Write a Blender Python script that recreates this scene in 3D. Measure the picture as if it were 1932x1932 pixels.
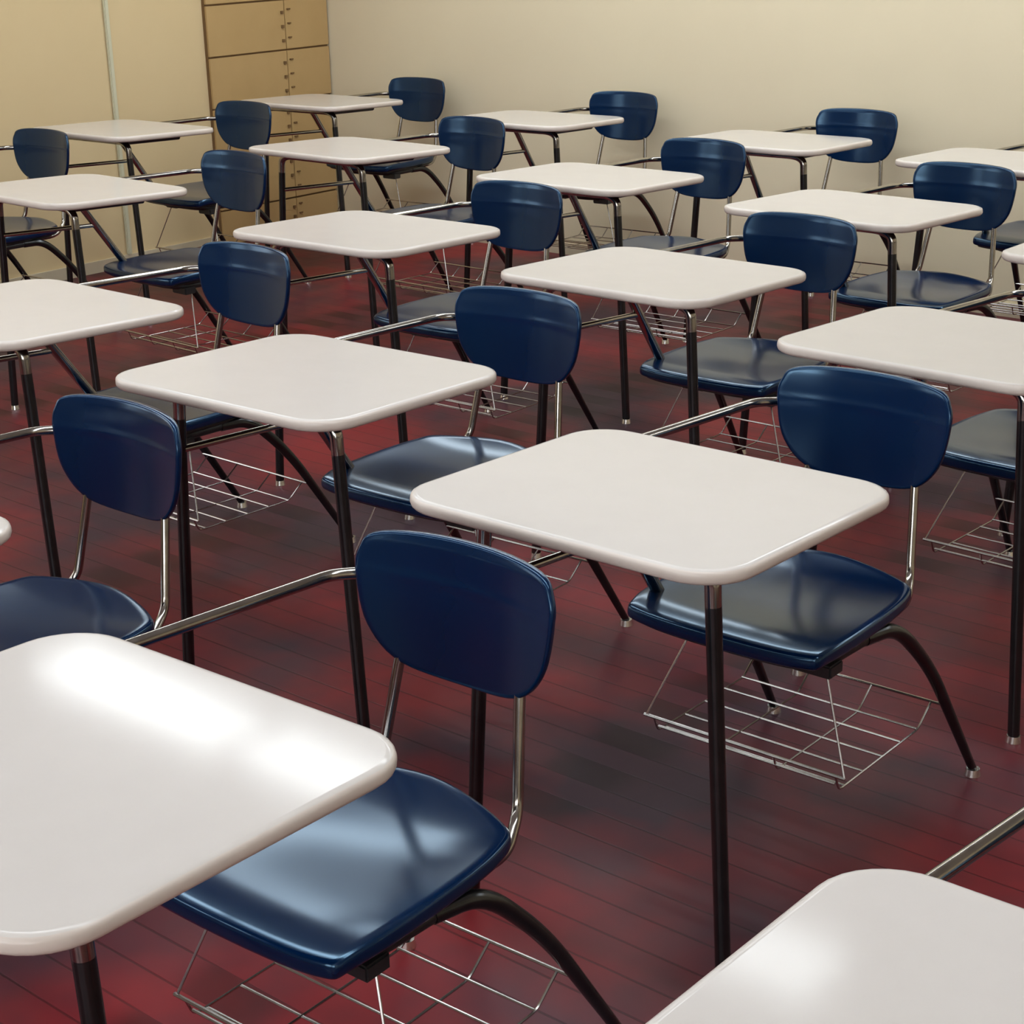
import bpy, bmesh, math, random
from mathutils import Vector, Matrix

S = bpy.context.scene
COL = S.collection
for o in list(bpy.data.objects):
    bpy.data.objects.remove(o)

# ------------------------------------------------------------------ camera
cam_d = bpy.data.cameras.new('camera')
cam = bpy.data.objects.new('camera', cam_d)
COL.objects.link(cam)
cam_d.sensor_width = 36.0
cam_d.lens = 36.0 * 3249.5 / 1932.0
cam_d.clip_start = 0.05
PITCH, ROLL, YAW = 0.346654, -0.023922, math.radians(40.5)
cp, sp = math.cos(PITCH), math.sin(PITCH)
fw = Vector((0, cp, -sp)); rt = Vector((1, 0, 0)); up = Vector((0, sp, cp))
r2 = rt * math.cos(ROLL) + up * math.sin(ROLL)
u2 = -rt * math.sin(ROLL) + up * math.cos(ROLL)
M = Matrix((r2, u2, -fw)).transposed()
M = Matrix.Rotation(YAW, 3, 'Z') @ M
cam.matrix_world = Matrix.Translation((6.6728, -6.4194, 1.6501)) @ M.to_4x4()
S.camera = cam

# ------------------------------------------------------------------ world, light, exposure
S.view_settings.view_transform = 'Standard'
S.view_settings.look = 'None'
S.view_settings.exposure = -0.32
S.view_settings.gamma = 1.0
S.view_settings.use_curve_mapping = False
w = bpy.data.worlds.new('world'); S.world = w
w.use_nodes = True
w.node_tree.nodes['Background'].inputs[0].default_value = (0.75, 0.85, 1.0, 1)
w.node_tree.nodes['Background'].inputs[1].default_value = 0.5
CEIL_LIGHT = 14.0       # emission of the ceiling panels
FILL_LEFT = 3.5        # emission of unseen panes added on the left wall for fill light
FILL_FRONT = 8.0        # emission of unseen panes added behind the camera to brighten the back wall

ROOM_X, ROOM_Y, ROOM_Z = 9.0, -9.0, 2.75    # room: 0..9, -9..0

# ------------------------------------------------------------------ materials
def mat(name):
    m = bpy.data.materials.new(name); m.use_nodes = True
    nt = m.node_tree
    return m, nt, nt.nodes['Principled BSDF']

def noise(nt, scale, detail=3, rough=0.5, vec=None):
    n = nt.nodes.new('ShaderNodeTexNoise')
    n.inputs['Scale'].default_value = scale
    n.inputs['Detail'].default_value = detail
    n.inputs['Roughness'].default_value = rough
    if vec: nt.links.new(vec, n.inputs['Vector'])
    return n

def ramp(nt, fac, stops):
    r = nt.nodes.new('ShaderNodeValToRGB')
    el = r.color_ramp.elements
    while len(el) < len(stops): el.new(0.5)
    for e, (p, c) in zip(el, stops):
        e.position = p; e.color = (*c, 1)
    nt.links.new(fac, r.inputs[0])
    return r

def coord(nt, kind='Object'):
    return nt.nodes.new('ShaderNodeTexCoord').outputs[kind]

def bump(nt, b, h, strength, dist):
    n = nt.nodes.new('ShaderNodeBump')
    n.inputs['Strength'].default_value = strength
    n.inputs['Distance'].default_value = dist
    nt.links.new(h, n.inputs['Height'])
    nt.links.new(n.outputs[0], b.inputs['Normal'])

def simple(name, c0, c1, scale, rough, metal=0.0, bs=0.0, bd=0.001, spec=None, coat=0.0):
    m, nt, b = mat(name)
    v = coord(nt)
    n = noise(nt, scale, 4, 0.55, v)
    r = ramp(nt, n.outputs['Fac'], [(0.3, c0), (0.7, c1)])
    nt.links.new(r.outputs[0], b.inputs['Base Color'])
    b.inputs['Roughness'].default_value = rough
    b.inputs['Metallic'].default_value = metal
    if spec is not None: b.inputs['Specular IOR Level'].default_value = spec
    if coat: b.inputs['Coat Weight'].default_value = coat; b.inputs['Coat Roughness'].default_value = 0.1
    if bs: bump(nt, b, n.outputs['Fac'], bs, bd)
    return m

M_WALL = simple('cream_wall_paint', (0.735, 0.64, 0.455), (0.765, 0.67, 0.48), 1.2, 0.75, bs=0.0)
M_WALL_L = simple('tan_wall_paint', (0.67, 0.52, 0.295), (0.70, 0.55, 0.32), 1.5, 0.7)
M_WALL_F = simple('darkened_brown_wall', (0.14, 0.10, 0.07), (0.18, 0.13, 0.09), 1.5, 0.6)  # unseen wall, darkened so the backrests reflect little light
M_CEIL = simple('white_ceiling', (0.56, 0.56, 0.55), (0.60, 0.60, 0.59), 8, 0.9)
M_BASE = simple('cream_baseboard', (0.55, 0.47, 0.34), (0.6, 0.52, 0.38), 6, 0.5)
M_TOP = simple('white_laminate', (0.605, 0.562, 0.532), (0.62, 0.577, 0.547), 14, 0.10, spec=0.14)
M_EDGE = simple('beige_edge_band', (0.60, 0.525, 0.475), (0.63, 0.555, 0.505), 12, 0.3)
M_UNDER = simple('brown_backing_board', (0.05, 0.04, 0.035), (0.07, 0.055, 0.05), 20, 0.7)
M_BLUE = simple('navy_plastic', (0.0003, 0.010, 0.044), (0.00035, 0.011, 0.048), 6, 0.18, spec=0.8)
M_BLUE.node_tree.nodes['Principled BSDF'].inputs['Specular Tint'].default_value = (0.42, 0.72, 1.0, 1)
M_CHROME = simple('worn_chrome', (0.33, 0.31, 0.285), (0.42, 0.395, 0.365), 30, 0.15, metal=1.0)
M_LEG = simple('chrome_dark_reflection', (0.05, 0.052, 0.054), (0.07, 0.072, 0.075), 30, 0.22, metal=0.9)  # leg chrome darkened, stands in for its reflections of the dark floor
M_GLIDE = simple('shiny_glide', (0.7, 0.68, 0.66), (0.8, 0.78, 0.75), 30, 0.2, metal=1.0)
M_WIRE = simple('bright_wire', (0.42, 0.40, 0.39), (0.52, 0.50, 0.48), 30, 0.25, metal=1.0)
M_BLACK = simple('black_steel', (0.012, 0.012, 0.014), (0.02, 0.02, 0.022), 30, 0.4)
M_WOOD = simple('honey_wood', (0.46, 0.305, 0.13), (0.50, 0.335, 0.15), 4, 0.5)
M_WOODD = simple('dark_wood_gap', (0.16, 0.09, 0.035), (0.2, 0.11, 0.045), 6, 0.6)
M_POLE = simple('pale_green_paint', (0.60, 0.58, 0.42), (0.64, 0.62, 0.46), 5, 0.5)
M_WHITE = simple('white_frame_paint', (0.75, 0.75, 0.73), (0.8, 0.8, 0.78), 5, 0.5)

def floor_mat():
    m, nt, b = mat('red_painted_planks')
    v = coord(nt)
    mp = nt.nodes.new('ShaderNodeMapping'); nt.links.new(v, mp.inputs[0])
    mp.inputs['Scale'].default_value = (1.0 / 3.2, 1.0 / 0.078, 1)
    bk = nt.nodes.new('ShaderNodeTexBrick')
    bk.inputs['Scale'].default_value = 1.0
    bk.inputs['Mortar Size'].default_value = 0.04
    bk.inputs['Mortar Smooth'].default_value = 0.6
    bk.inputs['Brick Width'].default_value = 1.0
    bk.inputs['Row Height'].default_value = 1.0
    bk.inputs['Color1'].default_value = (0.93, 0.93, 0.93, 1)
    bk.inputs['Color2'].default_value = (1, 1, 1, 1)
    bk.inputs['Mortar'].default_value = (0.5, 0.5, 0.5, 1)
    nt.links.new(mp.outputs[0], bk.inputs['Vector'])
    n = noise(nt, 1.3, 4, 0.6, v)
    r = ramp(nt, n.outputs['Fac'], [(0.38, (0.045, 0.020, 0.032)), (0.52, (0.125, 0.018, 0.026)), (0.64, (0.22, 0.016, 0.022))])
    mx = nt.nodes.new('ShaderNodeMix'); mx.data_type = 'RGBA'; mx.blend_type = 'MULTIPLY'
    mx.inputs[0].default_value = 1.0
    nt.links.new(r.outputs[0], mx.inputs[6]); nt.links.new(bk.outputs['Color'], mx.inputs[7])
    nt.links.new(mx.outputs[2], b.inputs['Base Color'])
    b.inputs['Specular IOR Level'].default_value = 0.2
    n2 = noise(nt, 5, 5, 0.6, v)
    mr = nt.nodes.new('ShaderNodeMapRange')
    mr.inputs[3].default_value = 0.3; mr.inputs[4].default_value = 0.5
    nt.links.new(n2.outputs['Fac'], mr.inputs[0]); nt.links.new(mr.outputs[0], b.inputs['Roughness'])
    bump(nt, b, bk.outputs['Color'], 0.25, 0.003)
    return m
M_FLOOR = floor_mat()

def emit(name, col, st):
    m, nt, b = mat(name)
    n = noise(nt, 3, 1, 0.5, coord(nt))
    r = ramp(nt, n.outputs['Fac'], [(0.3, col), (0.7, tuple(min(1, c * 1.03) for c in col))])
    nt.links.new(r.outputs[0], b.inputs['Emission Color'])
    b.inputs['Emission Strength'].default_value = st
    b.inputs['Base Color'].default_value = (0.8, 0.8, 0.8, 1)
    return m
M_LIGHT = emit('lit_diffuser', (0.88, 0.95, 1.0), CEIL_LIGHT)
M_FILL_L = emit('fill_light_pane_left', (0.95, 0.97, 1.0), FILL_LEFT)
M_FILL_F = emit('fill_light_pane_front', (0.95, 0.97, 1.0), FILL_FRONT)

# ------------------------------------------------------------------ mesh helpers
def obj(name, bm, m, parent=None, smooth=True, angle=40):
    me = bpy.data.meshes.new(name)
    bmesh.ops.recalc_face_normals(bm, faces=bm.faces[:])
    bm.to_mesh(me); bm.free()
    for mm in (m if isinstance(m, (list, tuple)) else [m]): me.materials.append(mm)
    if smooth:
        me.polygons.foreach_set('use_smooth', [True] * len(me.polygons))
        me.set_sharp_from_angle(angle=math.radians(angle))
    o = bpy.data.objects.new(name, me); COL.objects.link(o)
    if parent: o.parent = parent
    return o

def box(bm, x0, x1, y0, y1, z0, z1, bev=0.0):
    g = bmesh.ops.create_cube(bm, size=1.0)
    for v in g['verts']:
        v.co = Vector((x0 + (v.co.x + .5) * (x1 - x0), y0 + (v.co.y + .5) * (y1 - y0), z0 + (v.co.z + .5) * (z1 - z0)))
    if bev:
        es = list({e for v in g['verts'] for e in v.link_edges})
        bmesh.ops.bevel(bm, geom=es, offset=bev, segments=2, affect='EDGES')

def fillet(pts, rad, n=7):
    P = [Vector(p) for p in pts]
    out = [P[0]]
    for i in range(1, len(P) - 1):
        a, b, c = P[i - 1], P[i], P[i + 1]
        r = rad[i] if isinstance(rad, dict) and i in rad else (rad if not isinstance(rad, dict) else 0.03)
        d1 = min(r, (a - b).length * 0.49); d2 = min(r, (c - b).length * 0.49)
        p0 = b + (a - b).normalized() * d1; p1 = b + (c - b).normalized() * d2
        for k in range(n + 1):
            t = k / n
            out.append(p0 * (1 - t) ** 2 + b * 2 * t * (1 - t) + p1 * t * t)
    out.append(P[-1])
    return out

def tube(bm, pts, r, rad=0.04, seg=12, n=7, r_end=None):
    path = fillet(pts, rad, n) if len(pts) > 2 else [Vector(p) for p in pts]
    q = [path[0]]
    for p in path[1:]:
        if (p - q[-1]).length > 1e-5: q.append(p)
    path = q
    rings = []
    t0 = (path[1] - path[0]).normalized()
    ref = Vector((0, 0, 1)) if abs(t0.z) < 0.9 else Vector((1, 0, 0))
    u = t0.cross(ref).normalized()
    L = sum((path[i + 1] - path[i]).length for i in range(len(path) - 1)); s = 0
    for i, p in enumerate(path):
        if i == 0: t = t0
        elif i == len(path) - 1: t = (path[-1] - path[-2]).normalized()
        else: t = ((path[i + 1] - p).normalized() + (p - path[i - 1]).normalized()).normalized()
        if i: s += (p - path[i - 1]).length
        rr = r if r_end is None else r + (r_end - r) * s / L
        u = (u - t * u.dot(t)).normalized(); v = t.cross(u)
        rings.append([bm.verts.new(p + (u * math.cos(a) + v * math.sin(a)) * rr) for a in [2 * math.pi * k / seg for k in range(seg)]])
    for a, b in zip(rings, rings[1:]):
        for k in range(seg):
            bm.faces.new((a[k], a[(k + 1) % seg], b[(k + 1) % seg], b[k]))
    bm.faces.new(rings[0][::-1]); bm.faces.new(rings[-1])

def catmull(pts, n=8):
    out = []; N = len(pts)
    for i in range(N):
        p0, p1, p2, p3 = [Vector(pts[(i + k - 1) % N]) for k in range(4)]
        for k in range(n):
            t = k / n
            out.append(0.5 * ((2 * p1) + (p2 - p0) * t + (2 * p0 - 5 * p1 + 4 * p2 - p3) * t * t + (3 * p1 - p0 - 3 * p2 + p3) * t ** 3))
    return out

def shell(bm, outline, fn, thick, rings=12, rim=0.35):
    """closed moulded shell: outline = 2-D loop, fn(a, b) -> 3-D point on the upper face, thick = vector offset to the lower face."""
    N = len(outline)
    cx = sum(p[0] for p in outline) / N; cy = sum(p[1] for p in outline) / N
    th = Vector(thick)
    # profile from the middle of the top, around the rim, to the middle of the underside: (scale, depth fraction)
    prof = [(k / rings * 0.965, 0.0) for k in range(1, rings + 1)]
    prof += [(0.985, 0.05), (0.996, 0.18), (1.0, 0.38), (1.0, 0.7), (0.992, 0.88), (0.975, 1.0)]
    prof += [(k / rings * 0.9, .95) for k in range(rings, 0, -1)]
    top = bm.verts.new(fn(cx, cy)); bot = bm.verts.new(fn(cx, cy) + th)
    prev = None
    for s, d in prof:
        ring = [bm.verts.new(fn(cx + (p[0] - cx) * s, cy + (p[1] - cy) * s) + th * d) for p in outline]
        if prev is None:
            for k in range(N): bm.faces.new((top, ring[k], ring[(k + 1) % N]))
        else:
            for k in range(N): bm.faces.new((prev[k], ring[k], ring[(k + 1) % N], prev[(k + 1) % N]))
        prev = ring
    for k in range(N): bm.faces.new((bot, prev[(k + 1) % N], prev[k]))

def tag(o, label=None, cat=None, group=None, kind=None):
    if label: o['label'] = label
    if cat: o['category'] = cat
    if group: o['group'] = group
    if kind: o['kind'] = kind
    return o

def empty(name, loc, rz=0.0):
    o = bpy.data.objects.new(name, None); COL.objects.link(o)
    o.location = loc; o.rotation_euler = (0, 0, rz); o.empty_display_size = 0.1
    return o

# ------------------------------------------------------------------ room
X1, Y0, Z1 = ROOM_X, ROOM_Y, ROOM_Z
T = 0.12
def struct(name, boxes, m, bev=0.0, parent=None):
    bm = bmesh.new()
    for b in boxes: box(bm, *b, bev=bev)
    o = obj(name, bm, m, parent, smooth=bool(bev))
    if not parent: o['kind'] = 'structure'
    return o
struct('floor', [(-T, X1 + T, Y0 - T, T, -0.1, 0)], M_FLOOR)
struct('ceiling', [(-T, X1 + T, Y0 - T, T, Z1, Z1 + 0.1)], M_CEIL)
struct('wall_back', [(-T, X1 + T, 0, T, 0, Z1)], M_WALL)
# left wall and wall behind the camera, with openings for the added fill panes
def wall_with_openings(name, axis, pos, thick, lo, hi, gaps, z0, z1, m):
    bs = []
    def add(a, b, za, zb):
        if axis == 'x': bs.append((pos, pos + thick, a, b, za, zb))
        else: bs.append((a, b, pos, pos + thick, za, zb))
    add(lo, hi, 0, z0); add(lo, hi, z1, Z1)
    cur = lo
    for a, b in gaps: add(cur, a, z0, z1); cur = b
    add(cur, hi, z0, z1)
    return struct(name, bs, m)
FILL_SPANS_L = [(-8.3, -6.8), (-6.3, -4.8)]
FILL_SPANS_F = [(4.7, 6.4), (6.8, 8.5)]
wall_with_openings('wall_left', 'x', -T, T, Y0, 0, FILL_SPANS_L, 0.9, 2.3, M_WALL_L)
wall_with_openings('wall_front', 'y', Y0 - T, T, -T, X1 + T, FILL_SPANS_F, 0.9, 2.3, M_WALL_F)
struct('wall_right', [(X1, X1 + T, Y0, 0, 0, Z1)], M_WALL)
k = 0
for a, b in FILL_SPANS_L:
    k += 1
    p = struct('fill_window_%d' % k, [(-0.09, -0.07, a, b, 0.9, 2.3)], M_FILL_L)  # unseen lit pane, added to light the desks' front edges
    mid = (a + b) / 2; x = -0.06
    struct('fill_window_frame', [(x, x + .04, a, a + .05, .9, 2.3), (x, x + .04, b - .05, b, .9, 2.3), (x, x + .04, mid - .02, mid + .02, .95, 2.25),
                            (x, x + .04, a + .05, b - .05, .9, .95), (x, x + .04, a + .05, b - .05, 2.25, 2.3)], M_WHITE, parent=p)
for a, b in FILL_SPANS_F:
    k += 1
    p = struct('fill_window_%d' % k, [(a, b, Y0 - 0.09, Y0 - 0.07, 0.9, 2.3)], M_FILL_F)  # unseen lit pane, added to brighten the back wall from behind the camera
    mid = (a + b) / 2; y = Y0 - 0.06
    struct('fill_window_frame', [(a, a + .05, y, y + .04, .9, 2.3), (b - .05, b, y, y + .04, .9, 2.3), (mid - .02, mid + .02, y, y + .04, .95, 2.25),
                            (a + .05, b - .05, y, y + .04, .9, .95), (a + .05, b - .05, y, y + .04, 2.25, 2.3)], M_WHITE, parent=p)
struct('baseboard_back', [(0.0, X1, -0.012, 0, 0, 0.055)], M_BASE)
struct('baseboard_left', [(0.0, 0.012, Y0, -0.83, 0, 0.055)], M_BASE)
# narrow pale strip standing on the left wall
struct('trim_1', [(0.0, 0.018, -1.391, -1.367, 0.055, Z1)], M_POLE, bev=0.004)

# ------------------------------------------------------------------ ceiling light panels
def light(x, y):
    t = empty('ceiling_light', (x, y, Z1))
    tag(t, 'unseen long white ceiling light panel with a bright diffuser above the desk rows', 'ceiling light', 'ceiling light panels')
    bm = bmesh.new()
    a, b = 0.62, 0.19
    for bb in ((-a, a, -b, -b + .02, -.04, 0), (-a, a, b - .02, b, -.04, 0), (-a, -a + .02, -b + .02, b - .02, -.04, 0), (a - .02, a, -b + .02, b - .02, -.04, 0)):
        box(bm, *bb)
    obj('light_frame', bm, M_WHITE, t, smooth=False)
    bm = bmesh.new(); box(bm, -a + .02, a - .02, -b + .02, b - .02, -.03, -.012)
    obj('diffuser', bm, M_LIGHT, t, smooth=False)
for y, n_lights in ((-0.85, 6), (-2.38, 3), (-4.65, 5), (-7.6, 4)):  # second row follows the desktop glare; other rows added to brighten wall and desks
    for i in range(n_lights):
        light(1.34 + 1.305 * i, y)

# ------------------------------------------------------------------ wooden cabinet in the corner
cab = empty('storage_cabinet', (0.0, -0.41, 0))
tag(cab, 'tall honey-coloured wooden cabinet of stacked door panels in the far left corner', 'cabinet')
bm = bmesh.new(); box(bm, 0.001, 0.02, -0.40, 0.40, 0.0, 2.4)
obj('cabinet_body', bm, M_WOODD, cab, smooth=False)
zs = [0.0, 0.176, 0.425, 0.672, 0.917, 1.161, 1.405, 1.65, 1.895, 2.14, 2.4]
for z0, z1 in zip(zs, zs[1:]):
    for (a, b, side) in ((-0.40, 0.103, 0), (0.107, 0.40, 1)):
        bm = bmesh.new(); box(bm, 0.02, 0.032, a, b, z0 + 0.0045, z1 - 0.0045, bev=0.0015)
        p = obj('cabinet_door', bm, M_WOOD, cab)
        for i in range(3):
            zz = z0 + (z1 - z0) * (0.22 + 0.28 * i) + (0.006 if side else -0.006)
            bm = bmesh.new()
            if side: box(bm, 0.032, 0.04, a + 0.012, a + 0.034, zz - 0.003, zz + 0.004, bev=0.001)
            else: box(bm, 0.032, 0.04, b - 0.026, b - 0.010, zz - 0.009, zz + 0.006, bev=0.001)
            obj('latch', bm, M_WOODD, p)

# ------------------------------------------------------------------ combined desk and chair
HT, TILT, TH = 0.765, -0.039, 0.022
DW, DD, DR = 0.61, 0.544, 0.085

def rrect(w_, d_, r, n=8):
    P = []
    for q, (sx, sy) in enumerate([(1, 1), (-1, 1), (-1, -1), (1, -1)]):
        for i in range(n + 1):
            a = (q + i / n) * math.pi / 2
            P.append((sx * (w_ / 2 - r) + r * math.cos(a), sy * (d_ / 2 - r) + r * math.sin(a)))
    return P

def build_desk():
    root = empty('chair_desk', (0, 0, 0))
    # desktop: laminate top, rounded edge band, dark backing
    bm = bmesh.new()
    prof = [(0.0, 0.0, 0), (-0.004, 0.0, 0)]
    rings = []
    def ring(inset, z):
        out = rrect(DW - 2 * inset, DD - 2 * inset, DR - inset)
        return [bm.verts.new((x, y, HT + TILT * y + z)) for x, y in out]
    lv = [(0.012, 0.0), (0.008, -0.0005), (0.0042, -0.0017), (0.0016, -0.0038), (0.0004, -0.0066), (0.0, -0.010), (0.0, -0.0145), (0.0015, -0.0185), (0.005, -0.0215), (0.009, -TH)]
    for i, (ins, z) in enumerate(lv): rings.append(ring(ins, z))
    f = bm.faces.new(rings[0]); f.material_index = 0
    for i, (a, b) in enumerate(zip(rings, rings[1:])):
        n = len(a)
        for k_ in range(n):
            f = bm.faces.new((a[k_], b[k_], b[(k_ + 1) % n], a[(k_ + 1) % n])); f.material_index = 0 if i < 2 else 1
    f = bm.faces.new(rings[-1][::-1]); f.material_index = 2
    dt = obj('desktop', bm, [M_TOP, M_EDGE, M_UNDER], root, angle=50)
    for pf in dt.data.polygons:
        if len(pf.vertices) > 8: pf.use_smooth = False

    # rail and tubes under the desktop
    R = 0.0125
    zt = lambda y: HT + TILT * y - TH - R
    bm = bmesh.new()
    tube(bm, [(0.2143, -0.147, 0.672), (0.211, -0.146, zt(-.146)), (-0.214, -0.146, zt(-.146)), (-0.2177, -0.147, 0.672)], R, 0.065, 14, 9)
    obj('front_rail', bm, M_CHROME, root)
    bm = bmesh.new()
    tube(bm, [(0.195, -0.14, zt(-.14)), (0.195, 0.13, zt(.13))], 0.011, seg=12)
    box(bm, -0.19, 0.195, 0.055, 0.085, zt(.07) - 0.002, zt(.07) + 0.0115)
    obj('under_rail', bm, M_BLACK, root)
    # plate that ties the right side together
    def leg(p_top, p_bot, rr, r_end=None, extra=None):
        b_ = bmesh.new()
        pts = (extra or []) + [p_top, p_bot]
        tube(b_, pts, rr, {1: 0.06, 2: 0.08} if extra else 0.05, 14, 8, r_end)
        l = obj('leg', b_, M_LEG, root)
        b_ = bmesh.new()
        x, y = p_bot[0], p_bot[1]
        bmesh.ops.create_cone(b_, cap_ends=True, segments=18, radius1=0.0165, radius2=0.0135, depth=0.014, matrix=Matrix.Translation((x, y, 0.0075)))
        obj('foot_glide', b_, M_GLIDE, l)
        return l
    leg((0.2143, -0.147, 0.674), (0.251, -0.153, 0.012), R)
    leg((-0.2177, -0.147, 0.674), (-0.262, -0.153, 0.012), R)
    # diagonal brace on the sitter's right, running down under the seat
    bm = bmesh.new()
    tube(bm, [(-0.19, -0.14, zt(-.14)), (-0.19, 0.108, zt(.108)), (-0.19, 0.332, 0.405), (-0.186, 0.43, 0.405)], R, {1: 0.07, 2: 0.05}, 14, 8)
    obj('diagonal_brace', bm, M_CHROME, root)
    bm = bmesh.new()
    tube(bm, [(-0.215, -0.147, 0.608), (-0.19, 0.205, 0.592)], 0.0078, seg=12)
    obj('side_stretcher', bm, M_CHROME, root)
    # seat frame and rear legs
    leg((-0.205, 0.605, 0.292), (-0.226, 0.79, 0.012), 0.0145, 0.0085, extra=[(-0.186, 0.43, 0.405), (-0.185, 0.505, 0.405)])
    leg((0.207, 0.605, 0.292), (0.228, 0.782, 0.012), 0.0145, 0.0085, extra=[(0.165, 0.42, 0.405), (0.186, 0.50, 0.405)])
    bm = bmesh.new()
    tube(bm, [(-0.176, 0.33, 0.405), (-0.10, 0.272, 0.405), (0.09, 0.272, 0.405), (0.158, 0.30, 0.405), (0.165, 0.42, 0.405)], R, 0.04, 14, 6)
    box(bm, -0.175, 0.165, 0.42, 0.455, 0.398, 0.412)
    box(bm, 0.10, 0.175, 0.285, 0.33, 0.378, 0.402, bev=0.003)
    box(bm, -0.11, -0.04, 0.285, 0.33, 0.385, 0.402, bev=0.003)
    obj('seat_frame', bm, M_BLACK, root)
    # uprights that carry the backrest
    for s, xc in ((1, 0.016), (-1, 0.016)):
        bm = bmesh.new()
        tube(bm, [(xc + s * 0.10, 0.46, 0.402), (xc + s * 0.152, 0.572, 0.414), (xc + s * 0.127, 0.632, 0.448), (xc + s * 0.094, 0.694, 0.755)],
             0.0084, {1: 0.03, 2: 0.025}, 12, 8)
        obj('back_upright', bm, M_CHROME, root)
    bm = bmesh.new()
    tube(bm, [(-0.247, -0.05, zt(-.05)), (-0.25, 0.24, 0.724), (-0.205, 0.645, 0.719), (-0.165, 0.692, 0.717), (-0.085, 0.708, 0.714)],
         0.0090, {1: 0.05, 2: 0.022, 3: 0.03}, 12, 7)
    obj('arm_bar', bm, M_CHROME, root)

    # seat
    out = [(-0.175, 0.216), (-0.01, 0.208), (0.155, 0.216), (0.190, 0.250), (0.195, 0.40), (0.184, 0.545), (0.145, 0.598), (-0.01, 0.634),
           (-0.165, 0.598), (-0.204, 0.545), (-0.218, 0.40), (-0.210, 0.250)]
    out = [(p[0], p[1]) for p in catmull(out, 6)]
    def seat_z(x, y):
        z = 0.452
        e = min(1.0, abs(x / 0.2))
        z += -0.011 * (1 - e ** 2.2) * math.exp(-((y - 0.46) / 0.15) ** 2)
        if y < 0.28: z -= 1.9 * (0.28 - y) ** 2
        if y > 0.53: z += 1.0 * (y - 0.53) ** 2
        return Vector((x, y, z))
    bm = bmesh.new(); shell(bm, out, seat_z, (0, 0, -0.027), 20)
    obj('seat', bm, M_BLUE, root, angle=60)

    bm = bmesh.new()
    shell(bm, [(-0.01 + (p[0] + 0.01) * 0.93, 0.42 + (p[1] - 0.42) * 0.94) for p in out], lambda x, y: seat_z(x, y) + Vector((0, 0, -0.0272)), (0, 0, -0.010), 6)
    obj('seat_pan', bm, M_BLACK, root, angle=60)

    # backrest
    xc = 0.016
    out = [(-0.176, 0.728), (-0.172, 0.770), (-0.140, 0.796), (0.0, 0.802), (0.140, 0.796), (0.172, 0.770), (0.176, 0.728),
           (0.158, 0.655), (0.105, 0.605), (0.0, 0.593), (-0.105, 0.605), (-0.158, 0.655)]
    out = [(p[0] + xc, p[1]) for p in catmull(out, 6)]
    def back_y(x, z):
        e = (x - xc) / 0.18
        y = 0.678 - 0.034 * e * e + 0.10 * (z - 0.70)
        y += 0.15 * max(0, z - 0.787)
        y -= 0.0008 * math.exp(-((z - 0.736) / 0.007) ** 2)
        return Vector((x, y, z))
    bm = bmesh.new(); shell(bm, out, back_y, (0, 0.014, 0), 30)
    obj('backrest', bm, M_BLUE, root, angle=60)
    # book basket of wire under the seat
    bm = bmesh.new(); W_ = 0.0022
    def wire(pts, r=W_, rad=0.012): tube(bm, pts, r, rad, 6, 3)
    wire([(-0.212, 0.655, 0.198), (0.214, 0.655, 0.198)], 0.0027)
    wire([(-0.212, 0.292, 0.198), (0.208, 0.292, 0.198)], 0.0032)
    wire([(-0.185, 0.300, 0.178), (0.185, 0.300, 0.178)], 0.0026)
    for y in (0.330, 0.395, 0.465, 0.535, 0.600): wire([(-0.19, y, 0.163), (0.19, y, 0.163)])
    for x in (-0.19, -0.066, 0.066, 0.19):
        wire([(x, 0.292, 0.198), (x, 0.305, 0.165), (x, 0.605, 0.160), (x, 0.655, 0.198)])
    for s in (-1, 1):
        wire([(s * 0.125, 0.345, 0.405), (s * 0.207, 0.292, 0.198)])
    obj('wire_basket', bm, M_WIRE, root)
    return root

def copy_tree(o, parent=None):
    c = o.copy(); COL.objects.link(c)
    if parent: c.parent = parent
    for ch in list(o.children): copy_tree(ch, c)
    return c

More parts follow.
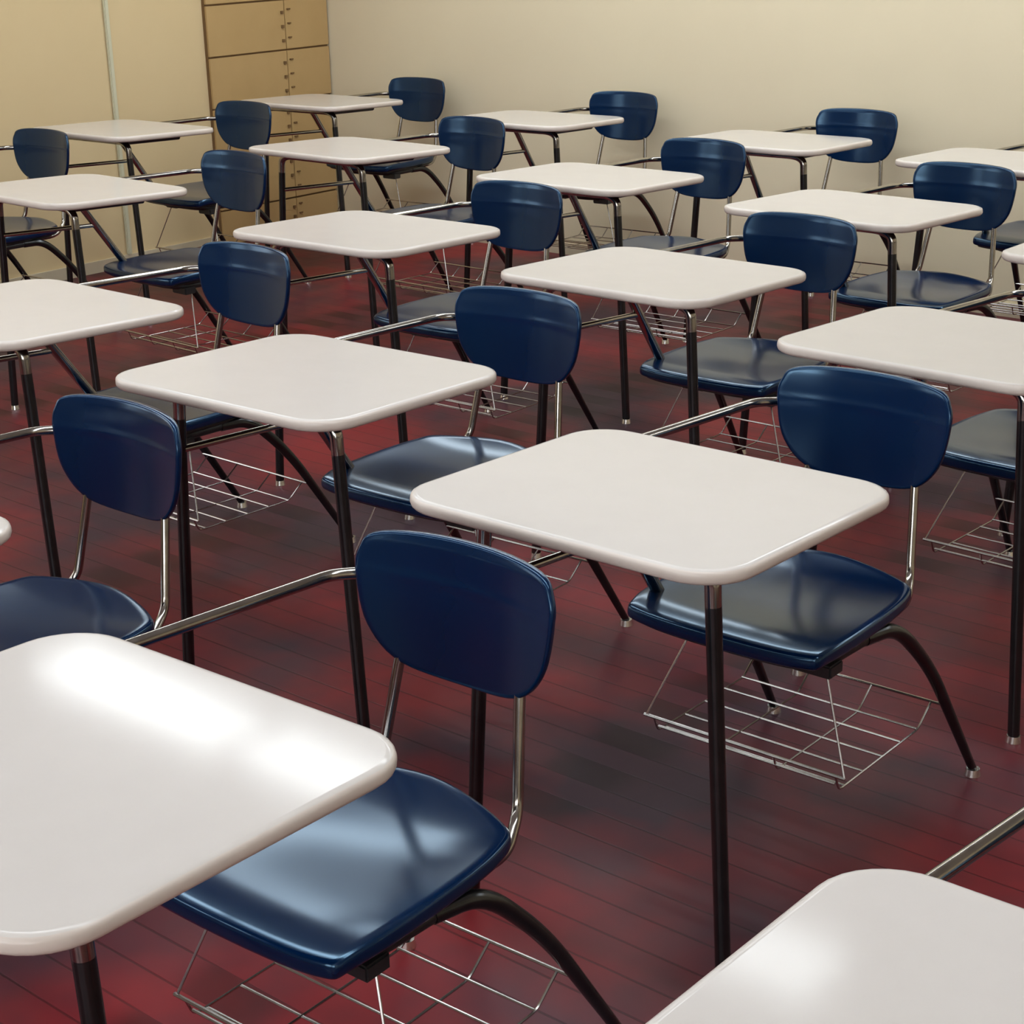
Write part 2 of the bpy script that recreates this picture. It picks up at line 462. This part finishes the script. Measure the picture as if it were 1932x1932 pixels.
DESKS = [
 (5.191, -4.353, 0.016, 'central white-topped desk, its whole top, blue seat and wire basket in full view'),
 (4.236, -4.178, 0.041, 'whole white-topped desk left of the central desk, between two large blue backrests'),
 (4.244, -3.022, 0.001, 'white-topped desk directly behind the central desk, blue backrest partly hidden by its right corner'),
 (3.252, -3.011, 0.033, 'white-topped desk behind the left-of-centre desk, two leg tubes hanging from its front corner'),
 (3.2, -1.919, 0.026, 'white-topped desk in the second row from the cream wall, in the middle of its row'),
 (2.027, -1.86, -0.014, 'white-topped desk whose slim legs show against the lower wooden cabinet doors'),
 (2.08, -0.844, 0.069, 'second desk from the corner along the cream back wall'),
 (4.198, -1.965, -0.015, 'white-topped desk above the large right desk, uprights mirrored in its shiny blue seat'),
 (3.256, -0.899, 0.051, 'third desk from the corner along the cream back wall, shadow below its backrest'),
 (1.914, -3.022, -0.035, 'second desk up the left edge, in front of the desk at the pale strip'),
 (0.793, -1.949, 0.022, 'dim desk at the tan wall with the pale vertical strip rising behind its top'),
 (0.812, -0.832, 0.051, 'farthest desk, standing before the wooden cabinet in the room corner'),
 (3.268, -4.165, -0.012, 'white desktop cut by the left edge, just above the left-most large blue backrest'),
 (5.162, -3.229, -0.028, 'large white-topped desk cut by the right edge, behind the central blue backrest'),
 (5.186, -5.46, 0.035, 'nearest desk, lower left, with bright glare across its white top'),
 (6.274, -5.341, 0.016, 'desk at the bottom right corner, a glare spot on its rounded white top'),
 (4.185, -0.915, 0.016, 'rightmost desk along the cream back wall, cut by the right edge'),
 (5.13, -2.13, 0.06, 'desk showing only a small left tip of its top at the right edge'),
 (0.794, -3.012, 0.016, 'chair desk at the tan wall, top left, its blue backrest in view without its desktop'),
 (4.21, -5.29, 0.016, 'chair desk at the left edge, large blue backrest and glossy seat, only a desktop tip'),
]
proto = build_desk()
for i, (x, y, rz, lab) in enumerate(DESKS):
    o = proto if i == 0 else copy_tree(proto)
    o.location = (x, y, 0); o.rotation_euler = (0, 0, rz)
    tag(o, lab, 'desk', 'chair desks standing in rows')
